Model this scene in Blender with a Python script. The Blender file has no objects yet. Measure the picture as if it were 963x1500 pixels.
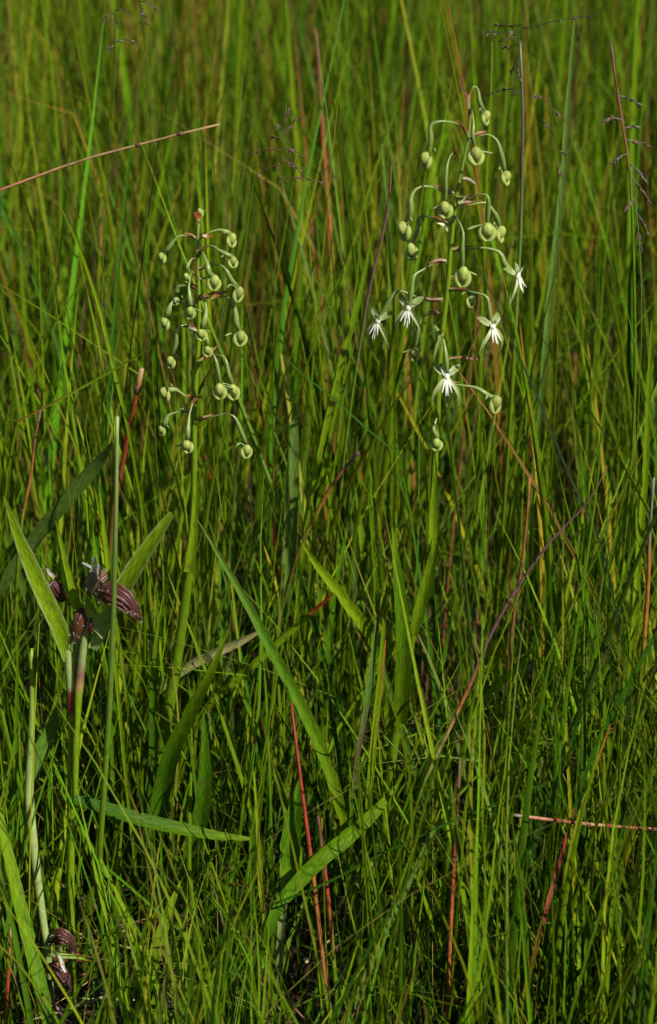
import bpy, math, random
import numpy as np
from mathutils import Vector, Matrix

random.seed(7)
rng = np.random.default_rng(11)
SC = bpy.context.scene
COL = SC.collection
R = math.radians

# ------------------------------------------------------------------ camera, sky, sun, exposure
CAM = Vector((0.0, -1.63, 1.15)); PITCH = 25.0; LENS = 85.0
cd = bpy.data.cameras.new('camera'); cam = bpy.data.objects.new('camera', cd); COL.objects.link(cam)
cam.location = CAM; cam.rotation_euler = (R(90 - PITCH), 0, 0)
cd.sensor_fit = 'VERTICAL'; cd.sensor_height = 36.0; cd.sensor_width = 36.0; cd.lens = LENS
cd.clip_start = 0.02; cd.clip_end = 2000
cd.dof.use_dof = True; cd.dof.focus_distance = 1.79; cd.dof.aperture_fstop = 8.0
SC.camera = cam
SUN_ELEV, SUN_AZ = 45.0, 134.0          # azimuth measured from +Y clockwise: the sun stands behind the camera, to its right
w = bpy.data.worlds.new('World'); SC.world = w; w.use_nodes = True
nt = w.node_tree; sky = nt.nodes.new('ShaderNodeTexSky'); sky.sky_type = 'NISHITA'; sky.sun_disc = False
sky.sun_elevation = R(SUN_ELEV); sky.sun_rotation = R(SUN_AZ)
nt.links.new(sky.outputs[0], nt.nodes['Background'].inputs[0]); nt.nodes['Background'].inputs[1].default_value = 0.05
sd = bpy.data.lights.new('sun', 'SUN'); sun = bpy.data.objects.new('sun', sd); COL.objects.link(sun)
sd.energy = 5.0; sd.angle = R(0.53); sd.color = (1.0, 0.97, 0.90)
sv = Vector((math.sin(R(SUN_AZ)) * math.cos(R(SUN_ELEV)), math.cos(R(SUN_AZ)) * math.cos(R(SUN_ELEV)), math.sin(R(SUN_ELEV))))
sun.rotation_euler = sv.to_track_quat('Z', 'Y').to_euler(); sun.location = (2, -2, 4)
SC.view_settings.view_transform = 'Standard'; SC.view_settings.look = 'None'
SC.view_settings.gamma = 1.0; SC.view_settings.exposure = 0.40; SC.view_settings.use_curve_mapping = False
SC.render.engine = 'CYCLES'
SC.cycles.max_bounces = 6; SC.cycles.diffuse_bounces = 2; SC.cycles.transmission_bounces = 4; SC.cycles.glossy_bounces = 2
SC.cycles.use_denoising = True
SC.cycles.sample_clamp_indirect = 4.0

FWD = Vector((0, math.cos(R(PITCH)), -math.sin(R(PITCH)))); UPV = Vector((0, math.sin(R(PITCH)), math.cos(R(PITCH))))
K = 36.0 / LENS / 1500.0
def at(px, py, Y):
    """where the line of sight of a place in the photograph meets the upright plane y = Y"""
    d = FWD + Vector((1, 0, 0)) * ((px - 481.5) * K) + UPV * ((750 - py) * K)
    return CAM + d * ((Y - CAM.y) / d.y)
def mm(px, P): return px * K * ((P - CAM).dot(FWD))
def project(A):
    d = A - np.array(CAM); z = d @ np.array(FWD)
    return 481.5 + d[..., 0] / z / K, 750 - (d @ np.array(UPV)) / z / K

# ------------------------------------------------------------------ materials
def nodes(m):
    m.use_nodes = True; t = m.node_tree; t.nodes.clear(); return t, t.nodes, t.links
def leaf_material(name, translucency=0.14, rough=0.45, spec=0.09, streak=0.35, spots=0.35, vein=26.0, sheen=0.0):
    m = bpy.data.materials.new(name); t, n, l = nodes(m)
    out = n.new('ShaderNodeOutputMaterial'); at_ = n.new('ShaderNodeAttribute'); at_.attribute_name = 'col'
    uv = n.new('ShaderNodeUVMap'); uv.uv_map = 'uv'
    mp = n.new('ShaderNodeMapping'); mp.inputs['Scale'].default_value = (vein, 9.0, 1)
    l.new(uv.outputs[0], mp.inputs[0])
    ns = n.new('ShaderNodeTexNoise'); ns.inputs['Scale'].default_value = 1.0; ns.inputs['Detail'].default_value = 2
    l.new(mp.outputs[0], ns.inputs['Vector'])
    mr = n.new('ShaderNodeMapRange'); mr.inputs['From Min'].default_value = 0.3; mr.inputs['From Max'].default_value = 0.7
    mr.inputs['To Min'].default_value = 1 - streak; mr.inputs['To Max'].default_value = 1 + streak
    l.new(ns.outputs['Fac'], mr.inputs['Value'])
    mx = n.new('ShaderNodeVectorMath'); mx.operation = 'SCALE'
    l.new(at_.outputs['Color'], mx.inputs[0]); l.new(mr.outputs[0], mx.inputs['Scale'])
    # brown blemishes
    tc = n.new('ShaderNodeTexCoord'); n2 = n.new('ShaderNodeTexNoise'); n2.inputs['Scale'].default_value = 95.0; n2.inputs['Detail'].default_value = 3
    l.new(tc.outputs['Object'], n2.inputs['Vector'])
    r2 = n.new('ShaderNodeMapRange'); r2.inputs['From Min'].default_value = 0.62; r2.inputs['From Max'].default_value = 0.72; r2.inputs['To Max'].default_value = spots
    l.new(n2.outputs['Fac'], r2.inputs['Value'])
    mc = n.new('ShaderNodeMixRGB'); l.new(r2.outputs[0], mc.inputs[0]); l.new(mx.outputs[0], mc.inputs[1]); mc.inputs[2].default_value = (0.10, 0.065, 0.02, 1)
    p = n.new('ShaderNodeBsdfPrincipled'); p.inputs['Roughness'].default_value = rough; p.inputs['Specular IOR Level'].default_value = spec
    l.new(mc.outputs[0], p.inputs['Base Color'])
    bp = n.new('ShaderNodeBump'); bp.inputs['Strength'].default_value = 0.45; bp.inputs['Distance'].default_value = 0.0006
    l.new(ns.outputs['Fac'], bp.inputs['Height']); l.new(bp.outputs[0], p.inputs['Normal'])
    if translucency > 0:
        tr = n.new('ShaderNodeBsdfTranslucent'); tm = n.new('ShaderNodeMixRGB'); tm.blend_type = 'MULTIPLY'; tm.inputs[0].default_value = 1
        l.new(mc.outputs[0], tm.inputs[1]); tm.inputs[2].default_value = (1.5, 1.6, 0.55, 1); l.new(tm.outputs[0], tr.inputs['Color'])
        ms = n.new('ShaderNodeMixShader'); ms.inputs[0].default_value = translucency
        l.new(p.outputs[0], ms.inputs[1]); l.new(tr.outputs[0], ms.inputs[2]); l.new(ms.outputs[0], out.inputs[0])
    else:
        l.new(p.outputs[0], out.inputs[0])
    return m
M_LEAF = leaf_material('leaf_blade')
M_BROAD = leaf_material('broad_leaf', translucency=0.18, rough=0.5, spec=0.07, streak=0.42, spots=0.5, vein=14.0)
M_STEM = leaf_material('fleshy_stem', translucency=0.08, rough=0.4, spec=0.45, streak=0.18, spots=0.12, vein=8.0)
M_PETAL = leaf_material('petal', translucency=0.3, rough=0.5, spec=0.3, streak=0.16, spots=0.16, vein=14.0)
M_DRY = leaf_material('dry_stalk', translucency=0.0, rough=0.6, spec=0.25, streak=0.4, spots=0.5, vein=9.0)

def bract_material():
    m = bpy.data.materials.new('striped_spathe'); t, n, l = nodes(m)
    out = n.new('ShaderNodeOutputMaterial'); uv = n.new('ShaderNodeUVMap'); uv.uv_map = 'uv'
    sx = n.new('ShaderNodeSeparateXYZ'); l.new(uv.outputs[0], sx.inputs[0])
    ns = n.new('ShaderNodeTexNoise'); ns.inputs['Scale'].default_value = 6.0; l.new(uv.outputs[0], ns.inputs['Vector'])
    ad = n.new('ShaderNodeMath'); ad.operation = 'MULTIPLY_ADD'; l.new(ns.outputs['Fac'], ad.inputs[0]); ad.inputs[1].default_value = 0.05; l.new(sx.outputs[0], ad.inputs[2])
    mu = n.new('ShaderNodeMath'); mu.operation = 'MULTIPLY'; l.new(ad.outputs[0], mu.inputs[0]); mu.inputs[1].default_value = 2 * math.pi * 5
    si = n.new('ShaderNodeMath'); si.operation = 'SINE'; l.new(mu.outputs[0], si.inputs[0])
    mr = n.new('ShaderNodeMapRange'); mr.inputs['From Min'].default_value = 0.86; mr.inputs['From Max'].default_value = 1.0; mr.inputs['To Max'].default_value = 0.75
    l.new(si.outputs[0], mr.inputs['Value'])
    n2 = n.new('ShaderNodeTexNoise'); n2.inputs['Scale'].default_value = 3.5; l.new(uv.outputs[0], n2.inputs['Vector'])
    m2 = n.new('ShaderNodeMapRange'); m2.inputs['From Min'].default_value = 0.35; m2.inputs['From Max'].default_value = 0.62
    l.new(n2.outputs['Fac'], m2.inputs['Value'])
    mm_ = n.new('ShaderNodeMath'); mm_.operation = 'MULTIPLY'; l.new(mr.outputs[0], mm_.inputs[0]); l.new(m2.outputs[0], mm_.inputs[1])
    at_ = n.new('ShaderNodeAttribute'); at_.attribute_name = 'col'
    mc = n.new('ShaderNodeMixRGB'); l.new(mm_.outputs[0], mc.inputs[0]); l.new(at_.outputs['Color'], mc.inputs[1]); mc.inputs[2].default_value = (0.13, 0.055, 0.032, 1)
    p = n.new('ShaderNodeBsdfPrincipled'); p.inputs['Roughness'].default_value = 0.45; p.inputs['Specular IOR Level'].default_value = 0.3; l.new(mc.outputs[0], p.inputs['Base Color'])
    bp = n.new('ShaderNodeBump'); bp.inputs['Strength'].default_value = 0.6; bp.inputs['Distance'].default_value = 0.0008
    l.new(si.outputs[0], bp.inputs['Height']); l.new(bp.outputs[0], p.inputs['Normal']); l.new(p.outputs[0], out.inputs[0])
    return m
M_BRACT = bract_material()

def soil_material():
    m = bpy.data.materials.new('dark_soil'); t, n, l = nodes(m)
    out = n.new('ShaderNodeOutputMaterial'); p = n.new('ShaderNodeBsdfPrincipled'); p.inputs['Roughness'].default_value = 0.95
    tc = n.new('ShaderNodeTexCoord'); ns = n.new('ShaderNodeTexNoise'); ns.inputs['Scale'].default_value = 22; ns.inputs['Detail'].default_value = 8
    l.new(tc.outputs['Object'], ns.inputs['Vector'])
    cr = n.new('ShaderNodeValToRGB'); cr.color_ramp.elements[0].position = 0.35; cr.color_ramp.elements[0].color = (0.008, 0.006, 0.004, 1)
    cr.color_ramp.elements[1].position = 0.7; cr.color_ramp.elements[1].color = (0.032, 0.022, 0.012, 1)  # near-black soil colours help the shaded gaps in the grass stay dark
    l.new(ns.outputs['Fac'], cr.inputs[0]); l.new(cr.outputs[0], p.inputs['Base Color'])
    bp = n.new('ShaderNodeBump'); bp.inputs['Distance'].default_value = 0.02; l.new(ns.outputs['Fac'], bp.inputs['Height']); l.new(bp.outputs[0], p.inputs['Normal'])
    l.new(p.outputs[0], out.inputs[0]); return m
M_SOIL = soil_material()

# ------------------------------------------------------------------ pigments (linear base colours)
C = dict(olive=(.098, .165, .003), green=(.060, .145, .004), deep=(.024, .080, .004), lime=(.155, .240, .006), glauc=(.092, .160, .024),
         yellow=(.19, .19, .012), red=(.23, .030, .013), orange=(.30, .10, .018), brown=(.11, .055, .026), tan=(.36, .22, .10), purple=(.12, .055, .055),
         pale=(.27, .34, .105), cream=(.52, .55, .26), white=(.85, .85, .80), pink=(.42, .17, .10), bud=(.39, .455, .105), ovary=(.185, .255, .055), grey=(.15, .14, .10),
         straw=(.33, .30, .12), maroon=(.055, .012, .009), dark=(.018, .030, .010), rust=(.19, .065, .022), moss=(.078, .118, .003), umber=(.13, .085, .012))
def colf(c):
    """colour along a length: a name, a tuple, or a list of (position, name)"""
    if isinstance(c, str): v = np.array(C[c]); return lambda t: v
    if isinstance(c, list):
        ts = [a for a, _ in c]; vs = np.array([C[b] if isinstance(b, str) else b for _, b in c])
        return lambda t: np.array([np.interp(t, ts, vs[:, i]) for i in range(3)])
    v = np.array(c); return lambda t: v

# ------------------------------------------------------------------ mesh helpers
def spline(P, n):
    P = [Vector(p) for p in P]
    if len(P) == 2: return [P[0].lerp(P[1], i / (n - 1)) for i in range(n)]
    Q = [P[0] * 2 - P[1]] + P + [P[-1] * 2 - P[-2]]
    L = [0.0]
    for a, b in zip(P, P[1:]): L.append(L[-1] + (b - a).length)
    out = []
    for i in range(n):
        s = L[-1] * i / (n - 1); k = 0
        while k < len(P) - 2 and s > L[k + 1]: k += 1
        t = (s - L[k]) / max(1e-9, L[k + 1] - L[k]); p0, p1, p2, p3 = Q[k:k + 4]
        out.append(0.5 * ((2 * p1) + (p2 - p0) * t + (2 * p0 - 5 * p1 + 4 * p2 - p3) * t * t + (3 * p1 - p0 - 3 * p2 + p3) * t ** 3))
    return out
def tangents(P):
    T = []
    for i in range(len(P)):
        a = P[max(0, i - 1)]; b = P[min(len(P) - 1, i + 1)]; T.append((b - a).normalized())
    return T
def interp(vals, t):
    if not hasattr(vals, '__len__'): return vals
    return float(np.interp(t, np.linspace(0, 1, len(vals)), vals))

class MB:
    def __init__(s): s.v = []; s.f = []; s.c = []; s.u = []
    def tube(s, P, rad, col, n=6, cap=True):
        cf = colf(col); T = tangents(P); b = len(s.v); ln = 0
        ref = Vector((0, -1, 0.2)).normalized()
        for i, p in enumerate(P):
            t = i / (len(P) - 1); r = interp(rad, t)
            if i: ln += (P[i] - P[i - 1]).length
            x = T[i].cross(ref)
            if x.length < 1e-4: x = T[i].cross(Vector((1, 0, 0)))
            x.normalize(); y = T[i].cross(x)
            for k in range(n):
                a = 2 * math.pi * k / n
                s.v.append(p + (x * math.cos(a) + y * math.sin(a)) * r); s.c.append(cf(t)); s.u.append((k / n, ln * 12))
        for i in range(len(P) - 1):
            for k in range(n):
                k2 = (k + 1) % n; s.f.append((b + i * n + k, b + i * n + k2, b + (i + 1) * n + k2, b + (i + 1) * n + k))
        if cap:
            s.f.append(tuple(b + k for k in reversed(range(n)))); e = b + (len(P) - 1) * n; s.f.append(tuple(e + k for k in range(n)))
        return s
    def ribbon(s, P, wid, col, normal=None, cup=0.2, na=4, twist=0.0, twist_end=None, edge=None, wear=0.0):
        """a leaf: wid are full widths along it; normal points out of its upper face; cup hollows it"""
        cf = colf(col); T = tangents(P); b = len(s.v); ln = 0; ef = colf(edge) if edge else None
        for i, p in enumerate(P):
            t = i / (len(P) - 1); wd = interp(wid, t)
            if i: ln += (P[i] - P[i - 1]).length
            nn = normal if normal is not None else (CAM - p).normalized()
            side = T[i].cross(nn)
            if side.length < 1e-4: side = T[i].cross(Vector((0.3, 0.2, 1)))
            side.normalize(); nn = side.cross(T[i])
            a = twist if twist_end is None else twist + (twist_end - twist) * t
            side, nn = side * math.cos(a) + nn * math.sin(a), nn * math.cos(a) - side * math.sin(a)
            wl = 1 - wear * random.random() - (wear * 5 if random.random() < wear * 0.35 else 0); wr_ = 1 - wear * random.random() - (wear * 5 if random.random() < wear * 0.35 else 0)
            for k in range(na + 1):
                q = 2 * k / na - 1
                if wear and abs(q) > 0.9: q *= wl if q < 0 else wr_
                s.v.append(p + side * (q * wd / 2) + nn * (cup * wd * (abs(q) ** 1.15)))
                s.c.append(ef(t) if ef and abs(q) > 0.9 else cf(t)); s.u.append((k / na, ln * 12))
        for i in range(len(P) - 1):
            for k in range(na): s.f.append((b + i * (na + 1) + k, b + i * (na + 1) + k + 1, b + (i + 1) * (na + 1) + k + 1, b + (i + 1) * (na + 1) + k))
        return s
    def blob(s, M, col, nu=10, nv=7, fn=None, col2=None):
        """an ovoid in the frame M, radius one, shaped by fn"""
        b = len(s.v); c1 = np.array(C[col] if isinstance(col, str) else col); c2 = np.array(C[col2] if isinstance(col2, str) else (col2 if col2 else c1))
        for j in range(nv + 1):
            th = math.pi * j / nv
            for k in range(nu):
                ph = 2 * math.pi * k / nu
                q = Vector((math.sin(th) * math.cos(ph), math.sin(th) * math.sin(ph), math.cos(th)))
                if fn: q = fn(q)
                s.v.append(M @ q); s.c.append(c1 + (c2 - c1) * (j / nv)); s.u.append((k / nu, j / nv))
        for j in range(nv):
            for k in range(nu):
                k2 = (k + 1) % nu; s.f.append((b + j * nu + k, b + (j + 1) * nu + k, b + (j + 1) * nu + k2, b + j * nu + k2))
        return s
    def build(s, name, mat, parent=None, origin=None, smooth=True):
        o0 = Vector(origin) if origin is not None else (wloc(parent) if parent is not None else Vector((0, 0, 0)))
        me = bpy.data.meshes.new(name); me.from_pydata([tuple(v - o0) for v in s.v], [], s.f)
        finish(me, np.array(s.c), np.array(s.u), mat, smooth)
        o = bpy.data.objects.new(name, me); COL.objects.link(o)
        if parent is not None: o.parent = parent; o.location = o0 - wloc(parent)
        else: o.location = o0
        return o
def finish(me, cols, uvs, mat, smooth=True):
    n = len(me.vertices); c4 = np.ones((n, 4), np.float32); c4[:, :3] = cols
    a = me.attributes.new('col', 'FLOAT_COLOR', 'POINT'); a.data.foreach_set('color', c4.ravel())
    ul = me.uv_layers.new(name='uv'); li = np.empty(len(me.loops), np.int32); me.loops.foreach_get('vertex_index', li)
    ul.data.foreach_set('uv', np.asarray(uvs, np.float32)[li].ravel())
    me.polygons.foreach_set('use_smooth', np.full(len(me.polygons), smooth)); me.materials.append(mat); me.update()
def wloc(o):
    v = Vector((0, 0, 0))
    while o is not None: v = v + o.location; o = o.parent
    return v
def tag(o, label=None, cat=None, group=None, kind=None):
    if label: o['label'] = label
    if cat: o['category'] = cat
    if group: o['group'] = group
    if kind: o['kind'] = kind
    return o
def thing(name, label, cat, loc, group=None):
    o = bpy.data.objects.new(name, None); COL.objects.link(o); o.location = loc; o.empty_display_size = 0.05
    return tag(o, label, cat, group)

# ------------------------------------------------------------------ ground
def ground():
    g = np.concatenate([np.linspace(-900, -8, 9), np.linspace(-6, 8, 90), np.linspace(12, 900, 9)])
    X, Y = np.meshgrid(g, g); n = len(g)
    Z = -0.004 + 0.008 * np.sin(X * 7.1 + 1.3 * np.sin(Y * 5.3)) * np.cos(Y * 6.3 + X) * (np.abs(X) < 9) * (np.abs(Y) < 9) - 0.008
    V = np.stack([X, Y, Z], -1).reshape(-1, 3); F = [(j * n + i, j * n + i + 1, (j + 1) * n + i + 1, (j + 1) * n + i) for j in range(n - 1) for i in range(n - 1)]
    me = bpy.data.meshes.new('ground'); me.from_pydata(V.tolist(), [], F); me.materials.append(M_SOIL)
    me.polygons.foreach_set('use_smooth', np.ones(len(F), bool))
    o = bpy.data.objects.new('ground', me); COL.objects.link(o)
    tag(o, 'dark soil between the roots of the meadow grass', 'ground', kind='structure')
ground()

# ------------------------------------------------------------------ the meadow grass (nobody could count it)
HERO = [(535, 110, 795, 640, -0.01, 0.985), (222, 295, 385, 690, 0.02, 0.985), (60, 790, 215, 965, -0.12, 0.96), (0, 725, 255, 800, -0.12, 0.75),
        (205, 690, 345, 1150, -0.03, 0.86), (555, 620, 650, 1090, -0.02, 0.86), (35, 960, 130, 1370, -0.14, 0.6), (60, 1355, 125, 1465, -0.13, 0.95), (755, 1185, 850, 1480, -0.16, 0.7), (645, 1110, 682, 1490, -0.14, 0.6), (420, 1000, 485, 1440, -0.1, 0.6), (440, 785, 552, 945, 0.02, 0.85), (285, 760, 485, 1110, -0.06, 0.45), (225, 690, 345, 1150, 0.0, 0.6),
        (105, 1160, 365, 1235, -0.1, 0.5), (400, 1130, 590, 1310, -0.1, 0.35), (0, 1190, 80, 1500, -0.22, 0.6)]
def blade_field(name, label, n, x, y, h, wd, az, lean, bend, face, c0, c1, S, mat, fold=0.22, kinkp=0.05, hero=True, base_z=-0.006, tippow=2.4, kind='stuff', z0=None):
    t = np.linspace(0, 1, S + 1)[None, :]
    kink = (rng.random(n) < kinkp) * rng.uniform(0.5, 1.3, n); k0 = rng.uniform(0.4, 0.85, n)
    kk = np.maximum(0, t - k0[:, None]) * kink[:, None]
    hz = lean[:, None] * t + bend[:, None] * t ** 2.2 + kk
    zz = t * (1 - 0.30 * np.abs(bend)[:, None] * t) - kk * 0.75
    ln = np.sqrt(1 + (lean ** 2)); zz = zz / ln[:, None]; hz = hz / ln[:, None]
    wob = (rng.normal(0, 0.012, n)[:, None] * np.sin(t * 6.0 + rng.uniform(0, 6, n)[:, None]))
    cx = x[:, None] + h[:, None] * (hz * np.cos(az)[:, None] - wob * np.sin(az)[:, None])
    cy = y[:, None] + h[:, None] * (hz * np.sin(az)[:, None] + wob * np.cos(az)[:, None])
    cz = base_z + h[:, None] * zz + (0 if z0 is None else z0[:, None])
    if hero:
        P = np.stack([cx, cy, cz], -1); px, py = project(P); keep = np.ones(n, bool)
        for (a, b, c, d, yy, pr) in HERO:
            hit = ((px > a) & (px < c) & (py > b) & (py < d) & (cy < yy)).any(1)
            keep &= ~(hit & (rng.random(n) < pr))
        idx = np.nonzero(keep)[0]
        cx, cy, cz, wd, face, c0, c1 = cx[idx], cy[idx], cz[idx], wd[idx], face[idx], c0[idx], c1[idx]; h = h[idx]; n = len(idx)
    f = face[:, None] + rng.normal(0, 0.5, n)[:, None] * t
    prof = (0.6 + 0.4 * np.minimum(1, t * 5)) * (1 - 0.97 * t ** tippow)
    W = wd[:, None] * prof
    sx, sy = np.cos(f), np.sin(f)
    V = np.empty((n, S + 1, 3, 3), np.float32)
    for k, q in enumerate((-0.5, 0.0, 0.5)):
        off = fold * W * (1 if q == 0 else 0)
        V[:, :, k, 0] = cx + sx * q * W - sy * off; V[:, :, k, 1] = cy + sy * q * W + sx * off; V[:, :, k, 2] = cz
    cc = c0[:, None, :] + (c1 - c0)[:, None, :] * (np.clip((t - 0.25) / 0.75, 0, 1) ** 1.4)[..., None]
    Cc = np.repeat(cc[:, :, None, :], 3, 2)
    U = np.empty((n, S + 1, 3, 2), np.float32); ru = rng.random(n)
    for k in range(3): U[:, :, k, 0] = k * 0.5 + ru[:, None] * 50
    U[:, :, :, 1] = (t * h[:, None] * 12)[:, :, None] + (ru * 37)[:, None, None]
    base = (np.arange(n) * (S + 1) * 3)[:, None, None, None]
    i = np.arange(S)[None, :, None, None] * 3; k = np.arange(2)[None, None, :, None]
    F = base + i + k + np.array([0, 1, 4, 3])[None, None, None, :]
    F = F.reshape(-1, 4)
    me = bpy.data.meshes.new(name); nv = V.size // 3; nf = len(F)
    me.vertices.add(nv); me.vertices.foreach_set('co', V.reshape(-1)); me.loops.add(nf * 4); me.polygons.add(nf)
    me.polygons.foreach_set('loop_start', np.arange(0, nf * 4, 4, dtype=np.int32)); me.loops.foreach_set('vertex_index', F.reshape(-1).astype(np.int32))
    me.update(calc_edges=True)
    finish(me, Cc.reshape(-1, 3), U.reshape(-1, 2), mat)
    o = bpy.data.objects.new(name, me); COL.objects.link(o)
    return tag(o, label, 'grass', kind=kind)

def tufts(x0, x1, y0, y1, per_m2, size, spread):
    """roots gathered in tufts: returns x, y, tuft number"""
    nt_ = int((x1 - x0) * (y1 - y0) * per_m2 / size); tx = rng.uniform(x0, x1, nt_); ty = rng.uniform(y0, y1, nt_)
    cnt = np.maximum(1, rng.poisson(size, nt_)); id_ = np.repeat(np.arange(nt_), cnt); m = len(id_)
    return tx[id_] + rng.normal(0, spread, m), ty[id_] + rng.normal(0, spread, m), id_, nt_
def in_view(x, y, margin):
    """keep what stands in the wedge the camera sees, with a margin for side steps and shadows"""
    d = (y - CAM.y); return np.abs(x) < d * 0.147 + margin
def patchy(lo):
    def f(x, y):
        v = np.sin(x * 41 + 2.1 * np.sin(y * 23)) + np.sin(y * 37 + 1.7 * np.sin(x * 29 + 1)) + 0.8 * np.sin((x + y) * 19 + 2)
        return np.clip(0.5 + 0.42 * v, lo, 1)
    return f
def pick(names, probs, n):
    P = np.array([C[a] for a in names]); i = rng.choice(len(names), n, p=np.array(probs) / sum(probs)); return P[i]
def vary(c, s=0.30):
    n = len(c); return np.clip(c * np.exp(rng.normal(0, s, n))[:, None] * np.exp(rng.normal(0, 0.09, (n, 3))), 0.003, 0.8)

def field(name, label, area, per_m2, size, spread, hr, wr, names, probs, tips, tipp, S, margin=0.70, leans=0.16, bends=0.18, hero=True, kinkp=0.05, hpow=1.0, mat=None, big_lean=0.06, dens=None, fold=0.22):
    x, y, tid, nt_ = tufts(*area, per_m2, size, spread)
    ok = in_view(x, y, margin)
    if dens is not None: ok &= rng.random(len(x)) < dens(x, y)
    x, y, tid = x[ok], y[ok], tid[ok]; n = len(x)
    tcol = pick(names, probs, nt_)[tid]; own = pick(names, probs, n); c0 = vary(np.where((rng.random(n) < 0.55)[:, None], tcol, own))
    ct = pick(tips, tipp, n); mixp = rng.random(n)[:, None] ** 1.6; c1 = c0 * (1 - mixp) + vary(ct) * mixp
    c0 = np.minimum(c0, (.30, .27, .035)); c1 = np.minimum(c1, (.32, .27, .05))
    h = (hr[0] + (hr[1] - hr[0]) * rng.random(n) ** hpow) * np.exp(rng.normal(0, 0.16, nt_))[tid]
    h = h * np.clip((y + 0.80) / 0.50, 0.55, 1.0)
    wd = np.exp(rng.uniform(math.log(wr[0]), math.log(wr[1]), n))
    az = rng.uniform(0, 2 * math.pi, n); lean = np.abs(rng.normal(0, leans, n)); bl = rng.random(n) < big_lean; lean[bl] = rng.uniform(0.35, 1.1, bl.sum()); h = np.where(bl, h * 0.62, h); wd = np.where(bl, wd * 0.75, wd)
    bend = np.abs(rng.normal(0, bends, n)); face = rng.uniform(0, math.pi, n)
    return blade_field(name, label, n, x, y, h, wd, az, lean, bend, face, c0, c1, S, mat or M_LEAF, kinkp=kinkp, hero=hero, fold=fold)

GREENS = ['olive', 'green', 'deep', 'lime', 'glauc', 'yellow']
# tall blades that fill the picture behind the orchids
BACK = ['olive', 'moss', 'green', 'deep', 'lime', 'glauc', 'yellow', 'umber']
field('tall_meadow_grass', 'dense tall olive green meadow grass behind the orchids', (-1.8, 1.8, 0.10, 3.4), 2200, 7, 0.024, (0.28, 0.60), (0.0026, 0.0095),
      BACK, [38, 18, 24, 5, 12, 5, 3, 2], ['olive', 'green', 'yellow', 'rust', 'orange', 'lime', 'glauc'], [32, 16, 12, 9, 9, 14, 8], 7, hpow=0.9, leans=0.12, bends=0.11, dens=patchy(0.10))
field('slender_meadow_grass', 'slender olive blades growing among the tall meadow grass', (-1.8, 1.8, 0.06, 3.0), 1700, 6, 0.024, (0.26, 0.58), (0.0016, 0.0038),
      BACK, [38, 14, 24, 5, 16, 3, 4, 2], ['olive', 'lime', 'yellow', 'rust', 'orange', 'brown'], [38, 20, 14, 8, 8, 5], 7, hpow=0.9, leans=0.18, bends=0.15, big_lean=0.09, dens=patchy(0.12))
# shorter, finer blades around and in front of the orchids
field('fine_meadow_grass', 'fine tangled green grass blades in front of the orchids', (-1.2, 1.2, -0.56, 0.16), 7500, 8, 0.022, (0.15, 0.46), (0.0015, 0.0046),
      GREENS, [40, 30, 8, 18, 4, 4], ['olive', 'lime', 'yellow', 'rust', 'straw'], [45, 28, 14, 5, 5], 7, hpow=1.2, leans=0.15, bends=0.16, big_lean=0.08, dens=patchy(0.2))
field('medium_meadow_grass', 'mid width fresh green blades standing among the fine grass', (-1.2, 1.2, -0.50, 0.16), 2600, 5, 0.02, (0.15, 0.40), (0.0032, 0.0075),
      GREENS, [34, 40, 8, 18, 8, 2], ['olive', 'lime', 'green', 'yellow', 'rust'], [40, 28, 20, 8, 4], 7, hpow=1.1, leans=0.16, bends=0.18, big_lean=0.08, dens=patchy(0.2))
# low leafy bottom growth everywhere, coloured darker to deepen the shade between blades
field('short_grass_undergrowth', 'short grass undergrowth close to the soil, darkened for the shaded gaps', (-1.1, 1.1, -0.5, 1.2), 2500, 7, 0.018, (0.05, 0.20), (0.0018, 0.0055),
      ['green', 'deep', 'olive', 'brown', 'rust'], [30, 34, 16, 14, 6], ['olive', 'brown', 'green', 'straw'], [30, 20, 30, 6], 5, leans=0.35, bends=0.35, big_lean=0.2, margin=0.3)
# far meadow
field('far_meadow_grass', 'meadow grass receding beyond the tall blades', (-6, 6, 3.2, 9.0), 260, 9, 0.05, (0.40, 0.62), (0.008, 0.016),
      GREENS, [40, 24, 8, 14, 8, 5], ['olive', 'lime', 'yellow', 'rust'], [40, 25, 14, 8], 5, margin=2.5, hero=False)
# ripening red and brown stalks scattered through the grass
field('ripe_stalks', 'thin ripening red and brown stalks scattered through the meadow', (-1.4, 1.4, -0.30, 3.0), 270, 2, 0.02, (0.26, 0.58), (0.0018, 0.0050),
      ['olive', 'rust', 'brown', 'purple', 'yellow', 'orange'], [36, 20, 14, 8, 12, 12], ['rust', 'brown', 'orange', 'purple'], [5, 4, 4, 2], 6, leans=0.14, bends=0.08, mat=M_DRY, fold=0.5, hpow=1.0, dens=lambda x, y: np.where(y > 0.3, 1.0, 0.0))
# hair-thin dry threads caught between the blades
field('dry_grass_threads', 'hair thin dry straw threads tangled between the green blades', (-1.0, 1.0, -0.45, 0.5), 420, 2, 0.03, (0.14, 0.42), (0.0005, 0.0011),
      ['straw', 'tan', 'yellow', 'umber'], [40, 16, 24, 20], ['straw', 'tan', 'brown'], [5, 3, 2], 8, leans=0.35, bends=0.45, big_lean=0.3, kinkp=0.25, mat=M_DRY)
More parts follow.
